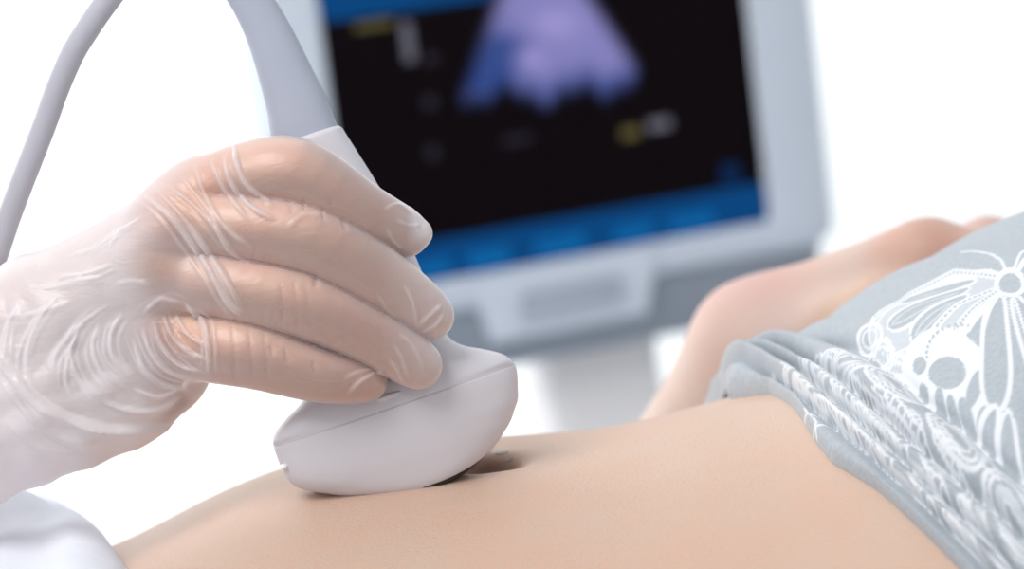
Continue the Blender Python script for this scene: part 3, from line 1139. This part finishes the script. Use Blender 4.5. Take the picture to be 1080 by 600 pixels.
# creases of the film: (points in the photo, height mm, width mm); negative = a pressed-in line
WR_ = [
    ([(247, 150), (251, 175), (262, 196), (290, 218)], .9, 1.0), ([(236, 163), (243, 190), (262, 216), (290, 232)], .8, .9), ([(222, 168), (237, 200), (262, 232)], .6, .8),
    ([(205, 172), (216, 205), (238, 240), (268, 262)], .5, .9), ([(150, 205), (185, 235), (215, 275), (240, 318), (256, 333)], 1.0, 1.1),
    ([(165, 200), (200, 238), (232, 285), (256, 330)], .7, .8), ([(190, 185), (222, 225), (240, 262), (268, 280)], .6, .8), ([(176, 195), (210, 222), (250, 268)], .45, .7),
    ([(195, 322), (212, 335), (219, 355), (220, 395)], 1.0, 1.0), ([(150, 330), (170, 315), (195, 320)], .5, 1.0),
    ([(150, 345), (160, 372), (180, 392), (205, 401)], .8, .8), ([(162, 338), (170, 362), (190, 384), (212, 392)], .8, .7), ([(172, 332), (182, 355), (200, 372), (217, 378)], .7, .7),
    ([(184, 328), (194, 348), (208, 360), (218, 362)], .6, .7), ([(140, 355), (150, 385), (172, 404), (200, 408)], .8, .8),
    ([(130, 330), (118, 350), (120, 375), (140, 398)], .8, 1.1), ([(105, 340), (98, 365), (108, 392), (132, 415)], .8, 1.0), ([(85, 345), (75, 372), (86, 402), (112, 426)], .8, 1.0),
    ([(95, 330), (60, 372), (58, 392)], .7, 1.1), ([(118, 318), (85, 345), (70, 390), (74, 420)], .5, .9), ([(62, 310), (38, 345), (28, 380), (30, 405)], .8, 1.2), ([(20, 315), (8, 350), (5, 385)], .7, 1.2),
    ([(60, 292), (90, 290), (120, 278)], .5, .9), ([(40, 305), (72, 300), (110, 292)], .5, .8), ([(80, 270), (110, 255), (140, 236)], .45, .8),
    ([(0, 372), (20, 400), (48, 428), (90, 446), (135, 452), (178, 446)], 1.6, 1.5), ([(0, 398), (25, 430), (60, 458), (110, 466)], .9, 1.4), ([(4, 440), (40, 470), (90, 478)], .8, 1.6),
    ([(100, 420), (130, 432), (165, 432), (192, 415)], .9, 1.2), ([(140, 410), (165, 418), (190, 408)], .7, .8),
    ([(0, 335), (40, 330), (75, 318)], .4, 1.2), ([(120, 300), (140, 296), (160, 300)], .35, 1.0), ([(115, 262), (128, 245), (150, 228)], .4, .7),
    # fingertips and joints
    ([(404, 222), (420, 216), (436, 228)], .5, .7), ([(408, 240), (414, 254), (424, 262)], .6, .6), ([(416, 232), (430, 238), (444, 238)], .4, .7),
    ([(426, 300), (436, 320), (441, 345)], .55, .6), ([(398, 308), (408, 326), (422, 336)], .35, .6), ([(440, 345), (456, 330), (466, 322)], .6, .7), ([(446, 351), (460, 342), (468, 330)], .5, .6),
    ([(410, 378), (420, 390), (426, 404)], .6, .6), ([(414, 362), (424, 378), (432, 400)], .5, .6), ([(420, 352), (436, 366), (448, 392)], .4, .7),
    ([(366, 416), (380, 402), (400, 392), (408, 396)], .7, .7), ([(362, 400), (378, 392), (398, 389)], .4, .6),
    ([(306, 214), (308, 222)], -1.2, .8), ([(362, 233), (364, 240)], -1.0, .8), ([(334, 290), (332, 300)], -1.2, .8), ([(320, 210), (321, 219)], -.8, .6), ([(340, 222), (341, 230)], -.8, .6),
    ([(330, 382), (332, 392)], -.7, .7), ([(300, 368), (302, 380)], -.7, .7), ([(285, 365), (287, 372)], -.6, .7), ([(346, 205), (349, 216)], -.35, .8),
    ([(296, 300), (298, 340)], -.22, .9), ([(310, 298), (314, 345)], -.22, .9), ([(322, 300), (328, 345)], -.2, .9), ([(262, 345), (266, 395)], -.25, 1.0), ([(278, 350), (282, 398)], -.25, 1.0),
    ([(245, 345), (248, 398)], -.25, 1.0), ([(303, 240), (320, 226), (345, 228)], .25, .8),
]
EXTRA = []
for pts_, hgt, wid in WR_[:26]:                  # each crease has finer companions
    if max(q[0] for q in pts_) < 260:
        for k_ in range(2):
            jx, jy = rng.uniform(4, 9) * (1 if k_ else -1), rng.uniform(-5, 5)
            EXTRA.append(([(q[0] + jx + rng.uniform(-2, 2), q[1] + jy + rng.uniform(-2, 2)) for q in pts_], hgt * rng.uniform(.25, .5), wid * .7))
for nm, cs_ in (('index', 31), ('middle', 31), ('ring', 29)):        # short pinched wrinkles along the lower side of each finger
    js = FINE[nm]
    for i in range(4, 14):
        for sgn in (0, 1):
            a_ = js[i] * (1 - 0.5 * sgn) + js[i + 1] * 0.5 * sgn
            tdir = (js[i + 1] - js[i])[:2]
            tdir = tdir / np.linalg.norm(tdir)
            nrm = np.array([-tdir[1], tdir[0]])
            r_ = a_[3] / 0.26
            j_ = rng.uniform(-4, 4)
            L_ = rng.uniform(0.5, 0.8)
            EXTRA.append(([tuple(a_[:2] + nrm * r_ * L_ + tdir * j_), tuple(a_[:2] + nrm * r_ * 1.0 + tdir * (j_ + rng.uniform(-3, 3)))], rng.uniform(-.2, -.05), .6))
front = np.clip((gn @ -FW) * 3 + 0.3, 0, 1)
disp = np.zeros(len(gv))
for pts_, hgt, wid in WR_ + EXTRA:
    wid = wid * 0.62
    d, t = sd_poly(px, py, catmull(pts_, 4))
    fade = np.clip(np.minimum(t, 1 - t) * 5, 0, 1) if hgt > 0 else 1.0
    disp += (1.0 if hgt > 0 else 0.55) * hgt / 1000 * np.exp(-(d * MM * 1000 / wid) ** 2) * fade
# soft slack waves over the wrist and the heel of the hand
sl = np.clip((215 - px) / 120, 0, 1)
FOLD = catmull([(-60, 300), (-20, 345), (0, 376), (20, 402), (48, 429), (90, 447), (135, 453), (178, 446), (200, 432)], 5)
fd, ft = sd_poly(px, py, FOLD)
# which side of the fold: below / left of the line is the overlapping sheet
i_ = np.clip((ft * (len(FOLD) - 1)).astype(int), 0, len(FOLD) - 2)
tx_, ty_ = (FOLD[i_ + 1] - FOLD[i_]).T
side = np.sign((px - FOLD[i_, 0]) * -ty_ + (py - FOLD[i_, 1]) * tx_)
sdm = fd * side * MM
disp = disp + 0.0017 / (1 + np.exp(-np.clip(sdm / 0.00025, -30, 30))) * np.exp(-np.maximum(sdm, 0) / 0.010) * np.clip((1 - ft) * 7, 0, 1) * np.exp(-(fd / 90.0) ** 4)
disp_w = disp * front
disp = disp * front + 0.0006 * sl * np.sin(px * 0.09 + py * 0.05 + 2 * np.sin(py * 0.03)) * np.sin(py * 0.06 - px * 0.02 + 1.0)
disp = np.maximum(disp, -0.0003)
gv = gv + gn * disp[:, None]
skin_d = hand_f(gv)
gv = gv + gn * np.maximum(0.00025 - skin_d, 0)[:, None]
glove = obj('glove', gv, gf, M_GLOVE, examiner, label='milky translucent vinyl glove')
bm = bmesh.new()
bm.from_mesh(glove.data)
lay = None
loose = 0.22 + 0.50 * np.clip((225 - px) / 100, 0, 1) + np.clip((skin_d - 0.0006) / 0.004, 0, 1) * 0.25
for a, b, r, k in ((182, 226, 24, .30), (166, 282, 24, .28), (186, 350, 30, .34), (210, 205, 20, .15)):   # stretched over the knuckles
    loose = loose - k * np.exp(-((px - a) ** 2 + (py - b) ** 2) / r ** 2)
loose = loose + np.clip(disp_w / 0.0006, 0, 1) * np.where(px > 390, 0.14, 0.28)          # doubled film in the creases
loose = loose + 0.25 * np.clip((px - 400) / 60, 0, 1)
d_, _ = sd_poly(px, py, catmull([(22, 415), (48, 455), (90, 470), (135, 470), (172, 448), (192, 425)], 5))
loose = loose - 0.42 * np.exp(-(d_ / 10.0) ** 2)                # the film lies on the skin along the heel of the hand
loose = loose + 0.2 * np.exp(-(sdm / 0.0012) ** 2) * np.clip((1 - ft) * 7, 0, 1)
# the empty tip of the index finger of the glove
loose = loose + 0.55 * np.clip((px - 428) / 16, 0, 1) * np.clip((262 - py) / 20, 0, 1)
bm.free()
at = glove.data.attributes.new('looseness', 'FLOAT', 'POINT')
at.data.foreach_set('value', np.clip(loose, 0, 1).astype(np.float32))
# drop the unused rim vertices
bm = bmesh.new()
bm.from_mesh(glove.data)
bmesh.ops.delete(bm, geom=[v for v in bm.verts if not v.link_faces], context='VERTS')
bm.to_mesh(glove.data)
bm.free()

# coat sleeve further up the forearm
slv = []
for i, t in enumerate(np.linspace(0, 1, 60)):
    c = H(-150, 445, 8) * (1 - t) + H(-640, 626, 28) * t
    r = 0.0372 + 0.010 * t + 0.0010 * math.sin(t * 46) * min(1, t * 8)
    slv.append((c, r))
obj('coat_sleeve', *tube([c for c, r in slv], [r for c, r in slv], 40, up=(0, 1, 0.1), caps=False), M_SLEEVE, examiner, label='white coat sleeve')

# ------------------------------------------------------------------ ultrasound machine
DM = 1.75
YAW, TILT = math.radians(20), math.radians(-1)
MU = np.array([math.cos(YAW), math.sin(YAW), 0])
_bk = np.array([-math.sin(YAW), math.cos(YAW), 0])
MV = math.cos(TILT) * np.array([0, 0, 1.0]) + math.sin(TILT) * _bk
MN = np.cross(MU, MV)
MO = P(810, 233, DM)                 # lower right corner of the lit screen
SW, SH = 0.262, 0.192                # lit screen
MC = MO - MU * SW / 2 + MV * SH / 2  # its centre


def ml(v):
    v = np.asarray(v, float)
    return MC + np.multiply.outer(v[..., 0], MU) + np.multiply.outer(v[..., 1], MV) + np.multiply.outer(v[..., 2], MN)


mach = thing('ultrasound_machine', 'pale grey ultrasound machine with a dark lit screen on a post behind the belly', 'ultrasound machine', (MC[0], MC[1], 0.0))


def mpart(name, vf, m, parent=None, label=None, smooth=True):
    o = obj(name, ml(vf[0]), vf[1], m, parent or mach, smooth=smooth, label=label)
    fix_normals(o)
    if smooth:
        o.data.polygons.foreach_set('use_smooth', [True] * len(o.data.polygons))
        md = o.modifiers.new('edges', 'EDGE_SPLIT')
        md.split_angle = math.radians(38)
    return o


def frame_vf(cx, cy, w, h, r, iw, ih, ir, icx, icy, z0, z1):
    lv = [(iw, ih, ir, icx, icy, z1 - 0.004), (iw + .006, ih + .006, ir, icx, icy, z1), (w - .008, h - .008, r - .004, cx, cy, z1), (w - .002, h - .002, r - .001, cx, cy, z1 - 0.002), (w, h, r, cx, cy, z1 - 0.006),
          (w, h, r, cx, cy, z0)]
    rings = []
    for a, b, c, x, y, z in lv:
        p = rrect(a, b, c, 8)
        rings.append(np.column_stack([p[:, 0] + x, p[:, 1] + y, np.full(len(p), z)]))
    return loft(rings, cap0=False, cap1=True)


BR = 0.037
mpart('screen_bezel', frame_vf(0.003, 0.004, SW + 2 * BR + 0.006, SH + 0.046, 0.014, SW, SH, 0.002, 0, 0, -0.03, 0.006), M_BEZEL)
v, f_ = slab(SW + 2 * BR - 0.01, SH + 0.03, 0.02, -0.075, -0.028, 0.012)
mpart('back_cover', (v, f_), M_BEZEL)
# chin under the screen, leaning back
cy0 = -SH / 2 - 0.019
rings = []
for (yy, z1, wv) in ((cy0 + 0.004, 0.000, SW + 2 * BR - 0.002), (cy0 - 0.004, -0.002, SW + 2 * BR - 0.002), (cy0 - 0.030, -0.010, SW + 2 * BR - 0.008), (cy0 - 0.040, -0.016, SW + 2 * BR - 0.018), (cy0 - 0.043, -0.024, SW + 2 * BR - 0.03)):
    p = rrect(wv, 0.05, 0.006, 4)
    rings.append(np.column_stack([p[:, 0], np.full(len(p), yy), p[:, 1] - 0.025 + z1]))
mpart('chin_cover', loft(rings), M_CHIN, label='lower cover, its shade put into a darker grey')
# lighter handle block under the screen
HX_, HYc = -0.004, cy0 - 0.002
rings = []
for z, gx, gy in ((-0.02, 0.0, 0.0), (0.004, 0, 0), (0.0085, .002, .002), (0.0095, .006, .006)):
    w1, w2, hh = 0.122 - 2 * gx, 0.096 - 2 * gx, 0.040 - 2 * gy
    p = np.array([(-w2 / 2, -hh / 2), (w2 / 2, -hh / 2), (w1 / 2, hh / 2), (-w1 / 2, hh / 2)])
    q = []
    for i in range(4):
        for t in np.linspace(0, 1, 8, endpoint=False):
            q.append(p[i] * (1 - t) + p[(i + 1) % 4] * t)
    q = np.array(q)
    rings.append(np.column_stack([q[:, 0] + HX_, q[:, 1] + HYc, np.full(len(q), z)]))
hb = mpart('handle_block', loft(rings), M_BEZEL)
hr = frame_vf(HX_, HYc - 0.001, 0.074, 0.024, 0.010, 0.062, 0.013, 0.006, HX_, HYc - 0.001, 0.0095, 0.0115)
mpart('handle_rim', hr, M_BEZEL, hb)
v, f_ = slab(0.064, 0.015, 0.006, 0.0085, 0.0098, 0.0004)
v = v + np.array([HX_, HYc - 0.001, 0])
mpart('handle_recess', (v, f_), M_GRIP, hb, label='darker grip slot')

# lit screen and what it shows
M_SCR = emis('screen_dark', (0.0022, 0.0004, 0.0014), 1.0)
M_BLUE = emis('screen_blue', (0.0006, 0.056, 0.20), 1.0)
M_LBLUE = emis('screen_light_blue', (0.002, 0.12, 0.36), 1.0)
M_YEL = emis('screen_yellow', (0.11, 0.095, 0.035), 1.0)
M_GREY = emis('screen_grey', (0.13, 0.13, 0.17), 1.0)
M_DIM = emis('screen_dim', (0.022, 0.02, 0.034), 1.0)
M_TAB = emis('screen_deep_blue', (0.001, 0.018, 0.075), 1.0)
M_PALE = emis('screen_pale', (0.20, 0.22, 0.30), 1.0)


def plate(x0, x1, y0, y1, z=0.0, t=0.0006):
    v, f_ = slab(x1 - x0, y1 - y0, min(x1 - x0, y1 - y0) * 0.18, z, z + t, 0.0001, 3)
    return v + np.array([(x0 + x1) / 2, (y0 + y1) / 2, 0]), f_


def spx(px_, py_):
    """pixel -> millimetres on the screen plane (u, v)"""
    d = FW + RI * (px_ - 540) / FPX + UI * (300 - py_) / FPX
    t = ((MC - CAM) @ MN) / (d @ MN)
    X = CAM + t * d - MC
    return X @ MU, X @ MV


scr = mpart('screen', plate(-SW / 2 - .001, SW / 2 + .001, -SH / 2 - .001, SH / 2 + .001, -0.002, 0.002), M_SCR, label='dark lit display')
mpart('status_bar', plate(-SW / 2, SW / 2, -SH / 2, -SH / 2 + 0.0235, 0.0), M_BLUE, scr, label='blue bar along the bottom of the display')
mpart('title_bar', plate(-SW / 2, SW / 2, SH / 2 - 0.036, SH / 2, 0.0), M_BLUE, scr, label='blue bar along the top of the display')
for a, b, c, d in ((-0.128, -0.105, 0.004, 0.012), (-0.094, -0.072, 0.004, 0.012), (-0.062, -0.036, 0.003, 0.013), (-0.02, 0.012, 0.004, 0.013), (0.03, 0.056, 0.004, 0.012), (0.066, 0.096, 0.004, 0.012)):
    mpart('soft_key', plate(a, b, -SH / 2 + c, -SH / 2 + d, 0.0007), M_LBLUE, scr)


def spot(name, cx, cy, w_, h_, m):
    u, v_ = spx(cx, cy)
    w_, h_ = w_ * DM / FPX, h_ * DM / FPX
    return mpart(name, plate(u - w_ / 2, u + w_ / 2, v_ - h_ / 2, v_ + h_ / 2, 0.0002), m, scr)


spot('caption_line', 394, 26, 40, 7, M_YEL)
spot('gain_bar', 430, 44, 11, 40, M_GREY)
spot('caption_line', 454, 62, 14, 9, M_DIM)
spot('focus_dot', 453, 108, 12, 13, M_DIM)
spot('focus_dot', 456, 161, 12, 13, M_DIM)
spot('measure_value', 665, 140, 20, 11, M_YEL)
spot('measure_value', 695, 131, 26, 11, M_GREY)
spot('caption_line', 545, 147, 30, 7, M_DIM)
u, v_ = spx(770, 183)
mpart('tab_key', plate(u - 0.006, u + 0.006, v_ - 0.006, v_ + 0.006, 0.0002), M_TAB, scr)

# the fan shaped scan: a thin mesh with its own glow pattern
M_SCAN = emis('scan_glow', (1, 1, 1), 1.0)
nt = M_SCAN.node_tree
an = nt.nodes.new('ShaderNodeAttribute')
an.attribute_name = 'echo'
nt.links.new(an.outputs['Color'], nt.nodes['Principled BSDF'].inputs['Emission Color'])
gx_, gy_ = np.meshgrid(np.linspace(478, 690, 120), np.linspace(-14, 118, 90), indexing='ij')
X_, Y_ = gx_, gy_
bump_ = 8 * np.sin((X_ - 480) * 0.085) + 4 * np.sin(X_ * 0.21)
low_ = 95 - 18 * ((X_ - 580) / 90.0) ** 2 * (X_ > 600) + bump_ + 3
left_ = 527 - (Y_ - 0) * 0.36
right_ = 617 + (Y_ + 5) * 0.66
sg = lambda t: 1 / (1 + np.exp(-np.clip(t, -30, 30)))
mask = sg((low_ - Y_) / 3.5) * sg((X_ - left_) / 3.0) * sg((right_ - X_) / 3.0)
g2 = lambda cx, cy, sx, sy: np.exp(-((X_ - cx) / sx) ** 2 - ((Y_ - cy) / sy) ** 2)
bright = 0.72 + 0.35 * g2(585, 25, 26, 16) + 0.55 * g2(560, 62, 11, 10) + 0.2 * g2(548, 88, 12, 10) - 0.62 * g2(520, 58, 32, 30) - 0.75 * g2(508, 84, 26, 18) - 0.25 * g2(538, 45, 24, 9) - 0.35 * g2(640, 92, 22, 14) - 0.3 * g2(580, 92, 12, 8)
bright = np.clip(bright, 0.05, 1.4)
edge = sg((low_ - 16 - Y_) / 5.0)
lav = np.array([0.31, 0.28, 0.60])
blu = np.array([0.02, 0.06, 0.24])
mixv = np.clip(bright * (0.25 + 0.75 * edge), 0, 1.5)[..., None]
colr = mask[..., None] * (blu * np.clip(1 - mixv, 0, 1) + lav * mixv)
colr = colr + np.array([0.0022, 0.0004, 0.0014])
uv = np.array([[spx(a, b) for a, b in zip(r1, r2)] for r1, r2 in zip(X_, Y_)])
n1, n2 = X_.shape
ins = uv[..., 1] < SH / 2 - 0.0005
V3 = np.concatenate([uv, np.full((n1, n2, 1), 0.0009)], -1).reshape(-1, 3)
idx = np.arange(n1 * n2).reshape(n1, n2)
q = np.stack([idx[:-1, :-1], idx[:-1, 1:], idx[1:, 1:], idx[1:, :-1]], -1).reshape(-1, 4)
mk = (mask.reshape(-1) > 0.02)
q = q[mk[q].any(1)]
so = obj('scan_image', ml(V3), q, M_SCAN, scr, label='fan-shaped lavender and blue scan')
ca = so.data.attributes.new('echo', 'FLOAT_COLOR', 'POINT')
ca.data.foreach_set('color', np.concatenate([colr, np.ones((n1, n2, 1))], -1).reshape(-1).astype(np.float32))
bm = bmesh.new()
bm.from_mesh(so.data)
bmesh.ops.delete(bm, geom=[v for v in bm.verts if not v.link_faces], context='VERTS')
bm.to_mesh(so.data)
bm.free()

# post, cart and controls
pb = P(628, 420, DM + 0.045)
pr_ = []
for z, hw_, hd_ in ((0.30, 0.055, 0.05), (0.5, 0.045, 0.04), (0.72, 0.0385, 0.03), (MC[2] - 0.145, 0.0385, 0.026), (MC[2] - 0.08, 0.0385, 0.024), (MC[2] + 0.02, 0.0385, 0.02)):
    p = rrect(2 * hw_, 2 * hd_, 0.014, 6)
    pr_.append(np.array([pb[0], pb[1], 0]) + np.multiply.outer(p[:, 0], MU) + np.multiply.outer(p[:, 1], _bk) + np.array([0, 0, z]))
obj('post', *loft(pr_), M_POST, mach)


def cartbox(name, u0, v0, w_, d_, z0, z1, r, m, taper=1.0, parent=None, label=None):
    rr = []
    for z, k in ((z0, 0.97), (z0 + .008, 1.0), (z1 - .008, taper), (z1, taper * 0.975)):
        p = rrect(w_ * k, d_ * k, r, 6)
        rr.append(np.array([pb[0], pb[1], 0]) + np.multiply.outer(p[:, 0] + u0, MU) + np.multiply.outer(p[:, 1] + v0, _bk) + np.array([0, 0, z]))
    o = obj(name, *loft(rr), m, parent or mach, label=label)
    md = o.modifiers.new('edges', 'EDGE_SPLIT')
    md.split_angle = math.radians(38)
    return o


cartbox('cabinet', 0, 0.06, 0.36, 0.42, 0.10, 0.58, 0.04, M_POST, 0.92)
cartbox('control_panel', 0, -0.06, 0.44, 0.30, 0.58, 0.64, 0.05, M_BEZEL)
for i in range(4):
    for j in range(7):
        cartbox('key', -0.15 + 0.05 * j, -0.15 + 0.032 * i, 0.038, 0.022, 0.637, 0.646, 0.004, M_KEY)
tb = blob(np.array([pb[0], pb[1], 0.644]) + MU * 0.0 - _bk * 0.01, MU, _bk, np.array([0, 0, 1.0]), 0.022, 0.022, 0.018)
obj('trackball', *tb, M_DARK, mach)
for a, b in ((-0.14, -0.1), (0.14, -0.1), (-0.14, 0.22), (0.14, 0.22)):
    c = np.array([pb[0], pb[1], 0.048]) + MU * a + _bk * b
    rg = []
    for k in np.linspace(-0.014, 0.014, 5):
        rad = 0.048 - 40 * k * k
        th = np.linspace(0, 2 * math.pi, 28, endpoint=False)
        rg.append(c + MU * k + np.multiply.outer(rad * np.cos(th), _bk) + np.multiply.outer(rad * np.sin(th), np.array([0, 0, 1.0])))
    obj('caster', *loft(rg), M_DARK, mach)
    cy_ = tube([c + np.array([0, 0, 0.045]), c + np.array([0, 0, 0.07])], [0.012, 0.012], 16, up=(0, 1, 0))
    obj('caster_stem', *cy_, M_STEEL, mach)

# ------------------------------------------------------------------ couch under the patient
couch = thing('examination_couch', 'padded white examination couch on steel legs under the lying person', 'examination couch', (0.1, YM, 0))


def cbox(name, x0, x1, y0, y1, z0, z1, r, m, bev=0.012):
    v, f_ = slab(x1 - x0, y1 - y0, r, z0, z1, bev)
    v = v + np.array([(x0 + x1) / 2, (y0 + y1) / 2, 0])
    o = obj(name, v, f_, m, couch)
    md = o.modifiers.new('edges', 'EDGE_SPLIT')
    md.split_angle = math.radians(38)
    return o


cbox('mattress', -0.85, 1.0, -0.30, 0.36, ZBED - 0.085, ZBED - 0.003, 0.05, M_VINYL, 0.02)
cbox('paper_sheet', -0.84, 0.98, -0.25, 0.31, ZBED - 0.003, ZBED - 0.001, 0.002, M_PAPER, 0.0005)
cbox('frame', -0.80, 0.95, -0.26, 0.32, ZBED - 0.135, ZBED - 0.085, 0.02, M_STEEL, 0.004)
for x in (-0.72, 0.88):
    for y in (-0.22, 0.28):
        obj('leg', *tube([(x, y, 0.0), (x, y, 0.3), (x, y, ZBED - 0.12)], [0.021, 0.021, 0.021], 20, up=(0, 1, 0)), M_STEEL, couch)
